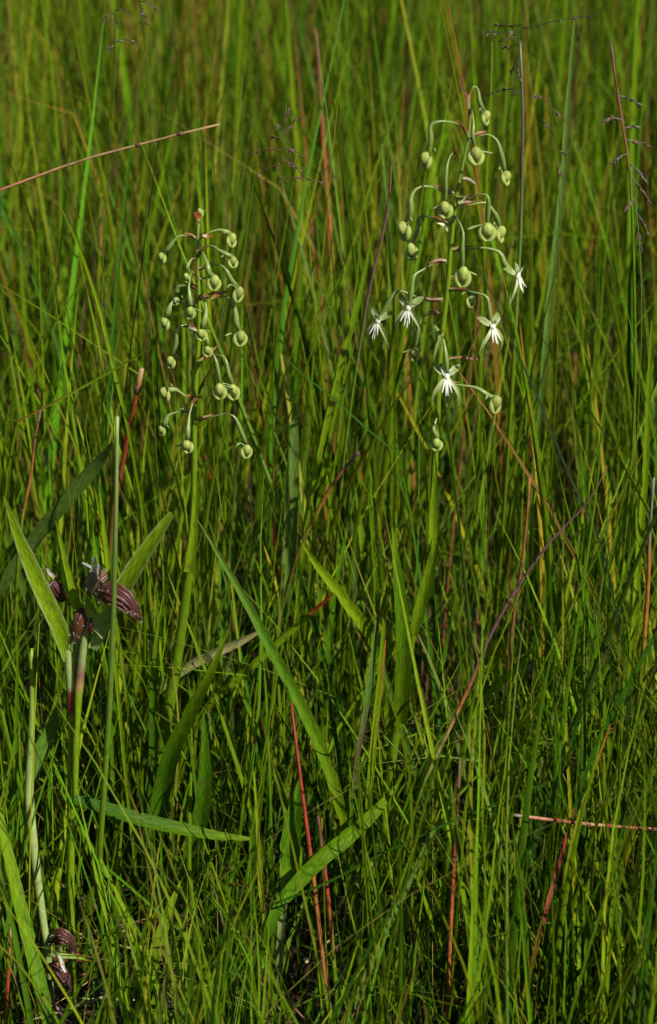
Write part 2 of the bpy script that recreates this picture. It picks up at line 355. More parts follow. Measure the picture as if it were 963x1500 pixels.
# dead leaves on the soil
def litter():
    x, y, tid, nt_ = tufts(-1.0, 1.0, -0.6, 1.3, 900, 3, 0.04); ok = in_view(x, y, 0.3); x, y = x[ok], y[ok]; n = len(x)
    c = vary(pick(['brown', 'tan', 'straw', 'rust', 'purple'], [44, 10, 12, 22, 12], n), 0.35)
    h = rng.uniform(0.03, 0.16, n); wd = rng.uniform(0.0012, 0.005, n)
    blade_field('dead_grass_litter', 'brown dead blades lying on the soil under the grass', n, x, y, h, wd, rng.uniform(0, 6.3, n), rng.uniform(1.0, 7.0, n), rng.uniform(-.3, .1, n), rng.uniform(0, 3.14, n),
                c, vary(c), 4, M_DRY, hero=False, kinkp=0.0, z0=rng.uniform(0.0, 0.03, n))
litter()

# ------------------------------------------------------------------ orchids
def mat_from(o, x, y, z):
    m = Matrix((x, y, z)).transposed().to_4x4(); m.translation = o; return m
def frame(az, pitch=0.0):
    """a flower's own axes: facing azimuth az (0 looks at the camera, positive turns to the picture's right), tipped down by pitch"""
    f = Vector((math.sin(az) * math.cos(pitch), -math.cos(az) * math.cos(pitch), -math.sin(pitch)))
    r = Vector((math.cos(az), math.sin(az), 0)); return r, f, r.cross(f) * -1 if r.cross(f).z < 0 else r.cross(f)

def bract_part(root, P, r, red):
    """small pointed bract wrapping the foot of a flower stalk"""
    b = MB(); n = 7; Q = spline(P, n)
    b.ribbon(Q, [r * 1.3, r * 2.6, r * 2.5, r * 1.6, r * 0.15], [(0, 'ovary'), (0.35, red), (1, red)], normal=Vector((0.1, -0.3, 1)).normalized(), cup=0.45)
    return b.build('bract', M_STEM, root)

def bud_part(root, P, rx, ry, az, col='bud'):
    """a hooded bud: round cap above, two swollen side sepals folded under it"""
    r, f, u = frame(az, 0.15 + random.uniform(-.1, .2)); ro = -az * 0.38 + random.gauss(0, .14)
    r, u = r * math.cos(ro) + u * math.sin(ro), u * math.cos(ro) - r * math.sin(ro)
    k = random.uniform(0.84, 1.10); rx *= k * random.uniform(0.90, 1.06); ry *= k * random.uniform(0.94, 1.12)
    ripe = random.random(); col = tuple(np.array(C['bud']) * (0.75 + 0.4 * ripe) + np.array((.03, .0, .0)) * random.random())
    ph0 = random.uniform(0, 6)
    def cap(q):
        a = math.atan2(q.y, q.x); k = 1 + 0.05 * math.cos(5 * a + ph0); lo = max(0, -q.z)
        return Vector((q.x * k * (1 - 0.12 * q.z), q.y * k + 0.22 * lo * lo, q.z * (1.0 + 0.12 * lo)))
    M = mat_from(P + u * (ry * 0.26) + f * rx * 0.10, r * rx * 0.80, f * rx * 0.86, u * ry * 0.62)
    o = MB().blob(M, col, 20, 9, cap, tuple(np.array(C['bud']) * 0.75)).build('bud', M_PETAL, root)
    MB().blob(mat_from(P - u * (ry * 0.28) - f * rx * 0.02, r * rx * 0.62, f * rx * 0.66, u * ry * 0.50), 'ovary', 9, 6).build('petal', M_PETAL, o)
    def Q(a, b, c): return P + r * rx * a + f * rx * b + u * ry * c
    for g in (-1, 1):
        # a side sepal folded forward under the cap like one half of a chin strap
        T = spline([Q(g * 0.50, -0.45, 0.42), Q(g * 0.86, -0.02, 0.02), Q(g * 0.74, 0.42, -0.48), Q(g * 0.24, 0.72, -0.80), Q(-g * 0.06, 0.66, -0.78)], 10)
        MB().tube(T, [rx * 0.10, rx * 0.32, rx * 0.42, rx * 0.40, rx * 0.28, rx * 0.06], [(0, 'ovary'), (0.4, 'bud'), (1, 'bud')], n=8).build('sepal', M_PETAL, o)
    g = -1 if az > 0.35 else (1 if az < -0.35 else random.choice((-1, 1))); up = 1.0 if abs(az) > 0.35 else -0.6; k = random.uniform(0.8, 1.25)
    W = spline([Q(0, -0.5, 0.30), Q(g * 0.7 * k, -0.9, 0.35 + 0.3 * up), Q(g * 1.6 * k, -0.8, 0.30 + 0.55 * up), Q(g * 2.3 * k, -0.5, 0.15 + 0.42 * up)], 9)
    MB().tube(W, [rx * 0.13, rx * 0.11, rx * 0.12, rx * 0.20, rx * 0.12], [(0, 'pale'), (1, 'ovary')], n=5).build('spur', M_STEM, o)
    return o

def flower_part(root, P, s, az, pitch=0.1, roll=0.0):
    """an open flower; s is one millimetre of it in metres"""
    r, f, u = frame(az, pitch)
    if roll: r, u = r * math.cos(roll) + u * math.sin(roll), u * math.cos(roll) - r * math.sin(roll)
    def L(x, y, z): return P + (r * x + f * y + u * z) * s
    o = MB().blob(mat_from(L(0, 1.0, 0.6), r * 2.1 * s, f * 2.2 * s, u * 2.7 * s), 'white', 10, 7).build('flower', M_PETAL, root)
    o['label'] = 'open white and green flower'
    # hood
    MB().ribbon(spline([L(0, -1, 0), L(0, -0.6, 3.4), L(0, 1.2, 6.4), L(0, 3.0, 8.0)], 8), [2.4 * s, 5.4 * s, 4.6 * s, 0.5 * s], [(0, 'pale'), (1, 'cream')], normal=f, cup=0.4).build('dorsal_sepal', M_PETAL, o)
    for g in (-1, 1):
        # side sepals, oval, swept back
        MB().ribbon(spline([L(g * 0.8, -0.4, 0.6), L(g * 4.5, -3.2, 3.2), L(g * 8.0, -6.2, 5.4), L(g * 9.6, -8.2, 6.2)], 9), [1.4 * s, 4.4 * s, 5.2 * s, 4.2 * s, 0.6 * s], [(0, 'cream'), (0.4, 'pale'), (0.75, 'ovary'), (1, (.24, .18, .07))],
                    normal=(u * 0.6 + f * 0.7).normalized(), cup=0.22, edge=[(0, 'white'), (0.45, 'cream'), (1, 'ovary')]).build('lateral_sepal', M_PETAL, o)
        # upper petal lobes: white and erect
        MB().ribbon(spline([L(g * 0.7, 0.6, 0.8), L(g * 2.6, 1.8, 4.2), L(g * random.uniform(3.6, 5.4), 2.6, random.uniform(7.0, 9.0))], 7), [1.5 * s, 2.2 * s, 1.4 * s, 0.2 * s], 'white', normal=f, cup=0.2).build('upper_petal', M_PETAL, o)
        # lower petal lobes: long green-white horns curving out and down
        MB().ribbon(spline([L(g * 0.8, 0.8, -0.6), L(g * 4.6, 2.6, -4.6), L(g * 8.4, 3.4, -11), L(g * 9.6, 2.8, -18), L(g * 7.8, 2.0, -24)], 14), [2.4 * s, 3.4 * s, 3.4 * s, 2.6 * s, 1.6 * s, 0.3 * s],
                    [(0, 'white'), (0.2, 'cream'), (0.6, 'pale'), (1, 'pale')], normal=(f + r * g * 0.3).normalized(), cup=0.25).build('lower_petal', M_PETAL, o)
    lip = MB()
    jit = random.uniform(-.15, .15)
    for k, (a, ln) in enumerate(((-0.40, 8.5), (-0.08, 11.0), (0.12, 12.5), (0.42, 9.0))):
        a += jit + random.uniform(-.08, .08); ln *= random.uniform(0.85, 1.1)
        lip.ribbon(spline([L(a * 1.6, 1.4, -0.4), L(a * 4, 3.6, -3.2), L(a * 6.5, 5.6 + 0.2 * k, -ln * 0.72), L(a * 8.5, 8.4, -ln)], 8), [2.0 * s, 1.5 * s, 1.0 * s, 0.3 * s], 'white', normal=(f + u).normalized(), cup=0.25)
    lip.build('lip', M_PETAL, o)
    MB().tube(spline([L(0, -0.4, -0.6), L(0.4, -2.6, -4), L(1.0, -3.4, -14), L(0.2, -2.0, -27)], 10), [0.7 * s, 0.55 * s, 0.6 * s, 1.0 * s, 0.6 * s], [(0, 'cream'), (0.4, 'ovary'), (1, 'ovary')], n=5).build('spur', M_STEM, o)
    return o

def stalk_part(root, P, r, red, bract=True, bl=0.34):
    """flower stalk arching out of the axis, swelling into a ribbed ovary at its hanging end"""
    P = [P[0]] + [p + Vector((random.gauss(0, .0007), random.gauss(0, .0012), random.gauss(0, .0007))) for p in P[1:-1]] + [P[-1]]
    Q = spline(P, 16); b = MB(); r = r * random.uniform(0.85, 1.15)
    b.tube(Q, [r * 0.46, r * 0.38, r * 0.34, r * 0.34, r * 0.46, r * 0.85, r * 1.14, r * 1.1, r * 0.7], [(0, 'pale'), (0.12, 'rust'), (0.30, 'ovary'), (0.42, 'pale'), (0.6, 'ovary'), (0.75, 'ovary'), (1, (.15, .225, .05))], n=7)
    o = b.build('flower_stalk', M_STEM, root)
    if bract:
        k = int(16 * bl); Z = Vector((0, -0.0005, r * 0.9))
        bb = MB().ribbon([Q[i] + Z * (0.5 + 0.7 * i / k) for i in range(k + 1)], [r * 0.9, r * 1.6, r * 1.5, r * 0.9, r * 0.15], [(0, 'pale'), (0.35, red), (1, red)], normal=Vector((0.1, -0.45, 1)).normalized(), cup=0.4)
        bb.build('bract', M_STEM, o)
    return o

def orchid(label, Y, axis, axis_r, heads, leaves, extras):
    base = at(axis[-1][0], axis[-1][1], Y); base.z = 0
    root = thing('orchid', label, 'orchid', base, 'orchids in flower')
    pts = [at(x, y, Y + dy) for x, y, dy in axis]; pts[-1].z = -0.004
    n = 46; Q = spline(pts, n)
    MB().tube(Q, [mm(v, pts[0]) for v in axis_r], [(0, 'ovary'), (0.12, 'lime'), (0.5, 'olive'), (1, 'olive')], n=9).build('stem', M_STEM, root)
    for (ps, wid, col, tw, tw2, dys) in leaves:
        P = [at(x, y, Y + d) for (x, y), d in zip(ps, dys)]
        MB().ribbon(spline(P, 40), [mm(v, P[0]) for v in wid], col, cup=0.2, na=6, twist=tw, twist_end=tw2, wear=0.05).build('leaf', M_BROAD, root)
    for hd in heads:
        kind, bx, by, sz, path, dy, az = hd[:7]; red = hd[7] if len(hd) > 7 else 'rust'
        P = [at(x, y, Y + dy * min(1, (i / max(1, len(path) - 1)) * 1.3)) for i, (x, y) in enumerate(path)]
        B = at(bx, by, Y + dy); r = mm(3.7 if kind != 'b' else 3.5, B)
        end = B + Vector((0, 0.004, mm(sz * 0.55, B))) if kind == 'b' else B + Vector((0, 0.002, 0.0))
        stalk_part(root, P + [end], r, red)
        if kind == 'b': bud_part(root, B, mm(sz * 0.76, B), mm(sz * 1.10, B), az)
        elif kind == 'f': flower_part(root, B, mm(sz, B), az, hd[8] if len(hd) > 8 else 0.12, hd[9] if len(hd) > 9 else 0.0)
    for (ps, r, red) in extras:
        bract_part(root, [at(x, y, Y - 0.006) for x, y in ps], mm(r, base), red)
    return root

R_AXIS = [(686, 140, 0), (689, 175, 0), (686, 205, 0), (676, 250, 0), (667, 300, 0), (660, 370, 0), (655, 430, 0), (647, 495, 0), (643, 560, 0), (640, 635, 0), (636, 700, 0), (634, 790, 0), (627, 850, 0), (612, 905, 0), (598, 960, 0), (588, 1040, 0), (574, 1110, 0), (562, 1250, 0), (556, 1386, 0)]
R_HEADS = [
    ('b', 711, 172, 11, [(687, 158), (688, 140), (695, 127), (703, 133), (706, 150)], 0.004, 0.9, 'orange'),
    ('b', 626, 235, 13, [(688, 208), (676, 188), (655, 179), (640, 177), (631, 186), (632, 205)], -0.010, -1.0),
    ('b', 697, 227, 13, [(687, 172), (691, 166), (694, 180), (694, 200)], -0.020, 0.25),
    ('b', 740, 260, 13, [(687, 203), (700, 196), (716, 196), (730, 206), (734, 225)], 0.004, 0.9),
    ('b', 652, 306, 13, [(672, 240), (663, 226), (657, 236), (653, 262)], -0.026, -0.1, 'red'),
    ('b', 594, 337, 15, [(668, 286), (648, 279), (628, 274), (612, 276), (603, 290), (603, 308)], -0.012, -0.9),
    ('b', 604, 368, 12, [(662, 330), (645, 324), (630, 316), (615, 318), (612, 336)], 0.02, -0.6),
    ('b', 714, 338, 14, [(668, 290), (684, 290), (702, 283), (713, 287), (717, 305)], -0.014, 0.15),
    ('b', 732, 342, 14, [(667, 300), (690, 300), (712, 298), (724, 306), (729, 322)], 0.012, 1.0),
    ('b', 678, 404, 14, [(664, 326), (668, 322), (676, 340), (679, 362)], -0.028, 0.1, 'purple'),
    ('f', 757, 404, 1.9, [(661, 368), (684, 365), (712, 363), (732, 370), (744, 388)], -0.004, 1.05, 'orange', 0.15),
    ('f', 721, 479, 1.95, [(656, 425), (680, 424), (702, 427), (715, 438), (720, 458)], -0.016, 0.55, 'rust', 0.2),
    ('f', 599, 451, 1.95, [(658, 385), (640, 385), (618, 394), (605, 406), (603, 425)], -0.010, -0.35, 'rust', 0.2),
    ('f', 555, 470, 1.9, [(652, 440), (630, 437), (604, 430), (584, 428), (570, 436), (566, 452)], 0.002, -0.6, 'rust', 0.15),
    ('f', 655, 552, 2.0, [(646, 492), (648, 483), (651, 505), (653, 528)], -0.026, 0.0, 'rust', 0.05),
    ('b', 608, 518, 12, [(650, 462), (634, 458), (618, 466), (612, 485)], 0.01, -0.3),
    ('b', 725, 591, 13, [(642, 560), (670, 562), (700, 570), (716, 578)], -0.006, 0.8, 'ovary'),
    ('b', 640, 650, 10, [(640, 615), (637, 612), (636, 625), (638, 636)], -0.012, -0.3, 'rust'),
    ('b', 690, 440, 9, [(656, 410), (672, 408), (686, 412), (690, 425)], 0.016, 0.5),
]
R_LEAVES = [
    ([(575, 772), (583, 850), (590, 930), (590, 990), (586, 1060)], [1, 12, 19, 24, 27, 27, 25, 20], [(0, 'lime'), (0.2, 'green'), (1, 'olive')], 0.35, 0.2, [-0.06, -0.055, -0.045, -0.03, -0.010]),
    ([(642, 780), (636, 810), (628, 850), (618, 885), (606, 930)], [1, 12, 18, 20, 18, 14], [(0, 'olive'), (0.5, 'lime'), (1, 'olive')], -0.3, -0.1, [-0.010, -0.010, -0.008, -0.006, -0.006]),
    ([(637, 660), (638, 700), (635, 750), (634, 800)], [1, 9, 13, 14], [(0, 'olive'), (1, 'lime')], -0.2, 0.2, [-0.009, -0.009, -0.007, -0.006]),
    ([(660, 1064), (630, 1110), (600, 1180), (575, 1300)], [2, 16, 20, 18], [(0, 'lime'), (0.3, 'green'), (1, 'olive')], 0.4, 0.3, [-0.02, -0.02, -0.012, -0.006]),
]
R_EXTRA = [([(686, 158), (682, 140), (676, 132), (675, 108)], 2.2, 'brown'), ([(652, 528), (672, 525), (690, 527), (712, 528)], 2.0, 'rust'), ([(636, 478), (643, 492), (641, 512), (635, 532)], 3.0, 'ovary'),
           ([(676, 262), (688, 266), (699, 272)], 2.6, 'brown'), ([(655, 340), (648, 331), (640, 327)], 2.6, 'cream'), ([(672, 300), (680, 296), (684, 286)], 2.4, 'cream')]
orchid('taller orchid with five open white flowers among arched buds, behind bright green leaves', 0.0, R_AXIS,
       [1.8, 2.6, 3.6, 4.2, 4.8, 5.2, 5.6, 6.4, 7.4, 8.6, 9.0, 9.0, 9.5, 9.5], R_HEADS, R_LEAVES, R_EXTRA)

L_AXIS = [(292, 318, 0), (290, 345, 0), (290, 400, 0), (292, 450, 0), (290, 520, 0), (285, 600, 0), (285, 690, 0), (284, 740, 0), (279, 820, 0), (268, 910, 0), (254, 1000, 0), (240, 1080, 0), (228, 1170, 0), (220, 1280, 0), (216, 1372, 0)]
L_HEADS = [
    ('b', 293, 311, 6, [(290, 330), (289, 322), (291, 317)], -0.003, 0.2, 'orange'),
    ('b', 239, 378, 10, [(289, 352), (278, 346), (266, 344), (256, 350), (248, 364)], -0.004, -0.9),
    ('b', 339, 351, 10, [(291, 352), (306, 340), (320, 336), (332, 342)], -0.004, 0.7, 'red'),
    ('b', 341, 383, 10, [(291, 372), (308, 362), (322, 368), (334, 374)], -0.012, 0.5, 'orange'),
    ('b', 314, 413, 12, [(291, 376), (298, 370), (304, 388), (309, 402)], -0.024, 0.1, 'brown'),
    ('b', 349, 430, 12, [(291, 396), (312, 386), (328, 390), (338, 408)], -0.014, 0.6),
    ('b', 274, 406, 7, [(290, 380), (282, 376), (276, 388)], -0.018, -0.4, 'brown'),
    ('b', 279, 457, 10, [(291, 412), (282, 405), (277, 420), (277, 442)], -0.02, -0.3, 'red'),
    ('b', 243, 474, 11, [(291, 450), (270, 446), (254, 444), (247, 455)], -0.006, -0.8),
    ('b', 295, 489, 10, [(291, 440), (299, 436), (300, 455), (297, 472)], -0.026, 0.0),
    ('b', 304, 514, 8, [(290, 490), (298, 488), (304, 498)], -0.024, 0.2),
    ('b', 352, 494, 11, [(292, 440), (318, 434), (336, 438), (345, 455), (349, 475)], -0.008, 0.3),
    ('b', 251, 530, 11, [(290, 492), (276, 478), (262, 482), (257, 505)], -0.010, -0.7),
    ('b', 322, 572, 11, [(289, 528), (306, 518), (317, 524), (320, 545)], -0.020, 0.0, 'red'),
    ('b', 341, 573, 12, [(289, 532), (312, 522), (330, 524), (336, 545)], -0.012, 0.4),
    ('b', 243, 577, 11, [(286, 588), (272, 578), (258, 573), (249, 570)], -0.006, -0.8, 'orange'),
    ('b', 238, 630, 8, [(285, 606), (266, 602), (248, 608), (241, 618)], 0.006, -0.8, 'ovary'),
    ('b', 275, 653, 11, [(285, 598), (282, 590), (280, 612), (277, 636)], -0.02, -0.3, 'rust'),
    ('b', 361, 660, 12, [(286, 616), (308, 612), (330, 606), (345, 610), (353, 635)], -0.006, 0.5, 'tan'),
    ('b', 258, 440, 8, [(290, 425), (276, 418), (264, 420), (259, 430)], 0.008, -0.8),
]
L_LEAVES = [
    ([(336, 922), (306, 990), (278, 1045), (252, 1100), (236, 1160), (226, 1240)], [2, 13, 22, 27, 30, 30, 26], [(0, 'lime'), (0.25, 'olive'), (0.6, 'green'), (1, 'green')], 0.15, 0.3, [-0.09, -0.08, -0.065, -0.05, -0.03, -0.012]),
    ([(288, 690), (287, 730), (284, 790), (277, 838)], [4, 9, 14, 16], [(0, 'lime'), (1, 'lime')], -0.2, -0.1, [-0.008, -0.008, -0.008, -0.007]),
    ([(240, 870), (232, 930), (226, 1010), (226, 1100), (224, 1200)], [1, 9, 13, 15, 16, 16], [(0, 'lime'), (0.4, 'green'), (1, 'deep')], -0.5, -0.4, [0.0, -0.004, -0.006, -0.006, -0.006]),
    ([(298, 1044), (300, 1110), (296, 1180), (270, 1290), (240, 1360)], [3, 20, 27, 28, 22, 14], [(0, 'green'), (0.5, 'green'), (1, 'olive')], 0.25, 0.1, [-0.09, -0.085, -0.07, -0.04, -0.01]),
]
L_EXTRA = [([(291, 325), (287, 318), (284, 310)], 3.6, 'red'), ([(296, 346), (304, 350), (313, 346)], 3.6, 'orange'), ([(310, 440), (322, 434), (336, 426)], 3.6, 'orange'),
           ([(284, 592), (290, 586), (297, 581)], 3.2, 'rust'), ([(292, 530), (304, 526), (315, 516)], 3.2, 'orange'), ([(288, 486), (278, 482), (266, 478)], 3.0, 'brown'), ([(303, 525), (316, 512), (320, 505)], 2.6, 'pink')]
orchid('shorter orchid crowded with round green buds and reddish bracts, no flower open', 0.03, L_AXIS,
       [1.6, 3.0, 3.6, 4.2, 4.8, 6.2, 7.2, 8.0, 9.5, 10.5, 11.0, 11.0, 10.0, 10.0], L_HEADS, L_LEAVES, L_EXTRA)

# ------------------------------------------------------------------ the plant with striped maroon spathes
def spathe(root, P, wid, col, normal, cup=0.55, hairs=60, label=None):
    Q = spline(P, 14); b = MB().ribbon(Q, wid, col, normal=normal, cup=cup, na=10, wear=0.12, edge=(.15, .06, .035))
    o = b.build('spathe', M_BRACT, root)
    if label: o['label'] = label
    hb = MB()
    for k in range(hairs // 3):
        v = b.v[random.randrange(len(b.v))]; d = (Vector((random.gauss(0, .5), -0.6 + random.gauss(0, .3), random.gauss(0.1, .5)))).normalized() * random.uniform(0.002, 0.0045)
        hb.ribbon([v, v + d * 0.6, v + d + Vector((0, 0, -0.0006))], [0.00018, 0.00014, 0.00006], 'white', cup=0, na=1)
    h = hb.build('hairs', M_PETAL, o); h['kind'] = 'stuff'
    return o
def dayflower():
    Y = -0.09; base = at(104, 1440, Y); base.z = 0
    root = thing('spathe_plant', 'leafy green plant with striped maroon bracts and pale jointed stems', 'plant', base)
    A = lambda x, y, d=0.0: at(x, y, Y + d); S = mm(1, A(110, 900))
    MB().tube(spline([A(118, 925), A(112, 1000), A(106, 1090), A(104, 1220), A(104, 1340), base], 24), [7 * S, 6.2 * S, 6 * S, 6.4 * S, 6.5 * S, 6 * S], [(0, 'pale'), (0.1, 'lime'), (1, 'lime')], n=9).build('stem', M_STEM, root)
    MB().tube(spline([A(126, 880, -.006), A(124, 930, -.006), A(118, 985, -.004), A(112, 1060, -.006), A(110, 1180, -.004)], 18), [5 * S, 6 * S, 7 * S, 6 * S, 5 * S, 4 * S], [(0, 'pale'), (0.28, 'pale'), (0.33, 'purple'), (0.40, 'pink'), (0.43, 'lime'), (1, 'lime')], n=8).build('stem', M_STEM, root)
    MB().tube(spline([A(98, 935, -.008), A(101, 975, -.008), A(103, 1010, -.008), A(104, 1060, -.006)], 14), [7 * S, 6.5 * S, 6 * S, 6 * S, 5 * S], [(0, 'pale'), (0.55, 'pale'), (0.6, (.15, .03, .018)), (0.85, (.12, .03, .018)), (0.9, 'lime'), (1, 'lime')], n=8).build('stem_node', M_STEM, root)
    # leaves
    def leaf(ps, wid, col, tw=0.0, tw2=None, edge=None):
        MB().ribbon(spline([A(*p) for p in ps], 20), [v * S for v in wid], col, cup=0.2, na=6, twist=tw, twist_end=tw2, edge=edge).build('leaf', M_BROAD, root)
    leaf([(6, 728, -.06), (28, 790, -.05), (58, 860, -.035), (86, 920, -.02), (100, 965, -.008)], [2, 13, 21, 25, 26, 24, 16], [(0, 'olive'), (0.5, 'lime'), (1, 'lime')], 0.35, 0.2, 'pale')
    leaf([(82, 762, 0.01), (92, 810, 0.006), (102, 860, 0.0), (116, 896, -.004)], [1.5, 8, 12, 14, 16, 14], [(0, 'lime'), (1, 'lime')], -0.3, 0.2)
    leaf([(253, 752, -.03), (222, 796, -.026), (190, 845, -.02), (160, 900, -.012), (136, 950, -.006)], [10, 20, 25, 25, 22, 15], [(0, 'lime'), (0.6, 'lime'), (1, 'pale')], -0.25, 0.1, 'pale')
    leaf([(150, 935, -.014), (138, 905, -.014), (128, 880, -.012)], [3, 14, 18, 12], [(0, 'pale'), (1, 'lime')], 0.2)
    leaf([(86, 1028, 0.02), (70, 1080, 0.01), (55, 1110, 0.004), (46, 1150, 0.0)], [3, 18, 26, 22, 10], [(0, 'green'), (1, 'glauc')], 0.3)
    # the pale second stem to the left, curving down to the low flower head
    MB().tube(spline([A(46, 950, .02), A(47, 1050, .01), A(44, 1130, 0), A(44, 1180, -.01), A(52, 1260, -.02), A(63, 1345, -.03), A(70, 1392, -.035), A(76, 1470, -.035)], 26), [3.5 * S, 4 * S, 6 * S, 7.5 * S, 7 * S, 6 * S, 5.5 * S, 5 * S],
              [(0, 'lime'), (0.3, 'ovary'), (0.45, 'pale'), (0.85, 'pale'), (1, 'ovary')], n=9).build('stem', M_STEM, root)
    # spathes
    nrm = Vector((0.1, -0.75, 0.65)).normalized()
    spathe(root, [A(132, 856, -.012), A(155, 862, -.028), A(182, 876, -.034), A(200, 898, -.034), A(208, 910, -.030)], [20 * S, 34 * S, 38 * S, 34 * S, 20 * S, 2 * S], [(0, (.10, .085, .05)), (0.3, 'maroon'), (1, 'maroon')], nrm, -0.32, 110, 'large striped maroon spathe with pointed tip')
    spathe(root, [A(126, 868, -.02), A(140, 846, -.024), A(156, 838, -.02)], [14 * S, 30 * S, 30 * S, 16 * S], [(0, (.16, .15, .07)), (1, (.12, .06, .04))], nrm, -0.35, 60)
    spathe(root, [A(124, 890, -.012), A(118, 908, -.020), A(110, 926, -.020), A(104, 944, -.014)], [16 * S, 24 * S, 24 * S, 18 * S, 4 * S], [(0, 'maroon'), (0.8, (.15, .06, .025)), (1, 'tan')], nrm, -0.35, 40, 'small brown spathe')
    spathe(root, [A(98, 880, .006), A(86, 864, .0), A(74, 850, .002)], [14 * S, 26 * S, 24 * S, 6 * S], [(0, 'maroon'), (1, (.06, .02, .025))], nrm, -0.4, 40)
    spathe(root, [A(134, 905, -.016), A(133, 920, -.018), A(131, 932, -.016)], [3 * S, 8 * S, 7 * S, 2 * S], 'maroon', nrm, -0.3, 8)
    # withered white petals standing out of the upper spathe
    for (ps, wd) in (([(143, 842, -.02), (136, 832, -.024), (121, 824, -.026)], 5), ([(146, 840, -.022), (140, 826, -.024), (138, 815, -.026)], 7), ([(146, 845, -.026), (147, 832, -.03), (143, 826, -.03)], 4), ([(80, 846, .0), (72, 838, .0), (70, 832, .0)], 6)):
        MB().ribbon(spline([A(*p) for p in ps], 6), [wd * S, wd * S * 0.9, wd * S * 0.5], [(0, 'tan'), (0.4, (.42, .40, .36)), (1, (.36, .35, .34))], cup=0.3, na=3).build('petal', M_PETAL, root)
    # the low flower head
    for (ps, wd, cc) in (([(70, 1382, -.04), (86, 1372, -.05), (102, 1380, -.05), (112, 1398, -.046)], [16, 28, 30, 20, 6], [(0, 'maroon'), (1, (.07, .025, .02))]),
                         ([(70, 1412, -.05), (84, 1424, -.058), (96, 1438, -.058), (104, 1452, -.05)], [14, 26, 28, 22, 5], [(0, 'maroon'), (1, 'purple')])):
        spathe(root, [A(*p) for p in ps], [v * S for v in wd], cc, nrm, -0.35, 50)
    MB().ribbon(spline([A(78, 1392, -.055), (A(88, 1404, -.06)), A(96, 1424, -.06)], 6), [4 * S, 7 * S, 3 * S], [(0, 'cream'), (1, 'white')], cup=0.3, na=3).build('petal', M_PETAL, root)
    MB().ribbon(spline([A(70, 1400, -.05), A(90, 1402, -.056), A(116, 1404, -.05), A(130, 1408, -.05)], 8), [6 * S, 11 * S, 9 * S, 2 * S], [(0, 'pale'), (1, 'lime')], cup=0.3, na=4, twist=0.7).build('leaf', M_BROAD, root)
dayflower()

# ------------------------------------------------------------------ single blades and stalks one can pick out
def root_down(P):
    """carry the last piece on down to the soil"""
    while P and P[-1].z < 0.004 and len(P) > 2: P.pop()
    d = (P[-1] - P[-2]).normalized(); p = P[-1].copy(); k = 0
    while p.z > 0 and k < 12:
        d = (d * 0.55 + Vector((0, 0.45, -1)) * 0.45).normalized(); st = max(0.03, p.z * 0.25); p = p + d * st; k += 1
        P.append(p.copy())
    P[-1].z = -0.005
    return P
def plen(P): return sum((b - a).length for a, b in zip(P, P[1:]))
def shrink(c, fr):
    return [(t * fr, v) for t, v in c] if isinstance(c, list) else c
def widths(wid, fr, S):
    n = 40; src = np.linspace(0, 1, len(wid)); return [float(np.interp(min(1, (i / (n - 1)) / fr), src, wid)) * S * 0.86 * (1 if i / (n - 1) < fr else 0.9) for i in range(n)]
def blade(label, ps, wid, Y, col, tw=0.25, tw2=None, rooted=True, group='broad grass blades', cup=0.2, name='grass_leaf', edge=None, cat='grass blade'):
    Ys = Y if isinstance(Y, (tuple, list)) else (Y, Y)
    P = [at(x, y, Ys[0] + (Ys[1] - Ys[0]) * i / (len(ps) - 1)) for i, (x, y) in enumerate(ps)]
    S = mm(1, P[len(P) // 2])
    l0 = plen(P)
    if rooted: P = root_down(P)
    fr = min(1, l0 / plen(P)); col = shrink(col, fr)
    o0 = P[-1].copy()
    if isinstance(wid, (int, float)): wid = [wid * 0.08, wid * 0.6, wid * 0.95, wid, wid, wid * 0.95, wid * 0.85, wid * 0.8]
    b = MB().ribbon(spline(P, 60), widths(wid, fr, S), col, cup=cup, na=6, twist=tw, twist_end=tw2, edge=edge, wear=0.07)
    return tag(b.build(name, M_BROAD, None, o0), label, cat, group)
def stalk(label, ps, wid, Y, col, rooted=True, group='red and brown stalks', nodes_at=(), name='grass_stalk', mat=None, cat='grass stalk', nodecol='brown', taper=0.55):
    Ys = Y if isinstance(Y, (tuple, list)) else (Y, Y)
    P = [at(x, y, Ys[0] + (Ys[1] - Ys[0]) * i / (len(ps) - 1)) for i, (x, y) in enumerate(ps)]
    S = mm(1, P[len(P) // 2])
    l0 = plen(P)
    if rooted: P = root_down(P)
    fr = min(1, l0 / plen(P)); col = [(t * fr, v) for t, v in col] + ([(min(0.999, fr + 0.12), 'olive'), (1, 'olive')] if fr < 0.85 else [])
    nodes_at = [t * fr for t in nodes_at]
    base = P[-1].copy(); Q = spline(P, 30)
    root = thing(name, label, cat, base, group)
    MB().tube(Q, [wid * 0.5 * S * taper, wid * 0.5 * S, wid * 0.5 * S, wid * 0.5 * S], col, n=7).build('culm', mat or M_DRY, root)
    for t in nodes_at:
        i = min(28, max(1, int(t * 29))); d = (Q[i + 1] - Q[i]).normalized() * (wid * 0.7 * S)
        MB().tube([Q[i] - d, Q[i] - d * 0.5, Q[i] + d * 0.5, Q[i] + d], [wid * 0.5 * S, wid * 0.66 * S, wid * 0.66 * S, wid * 0.5 * S], nodecol, n=7).build('node', M_DRY, root)
    return root
GB = 'broad grass blades'; GT = 'thin grass blades'
blade('broad dull green blade leaning right above the pale leaf at the left edge', [(165, 648), (140, 682), (85, 745), (40, 805), (-10, 880)], [4, 24, 27, 27, 26, 24, 20], (0.02, 0.08), 'glauc', 0.2)
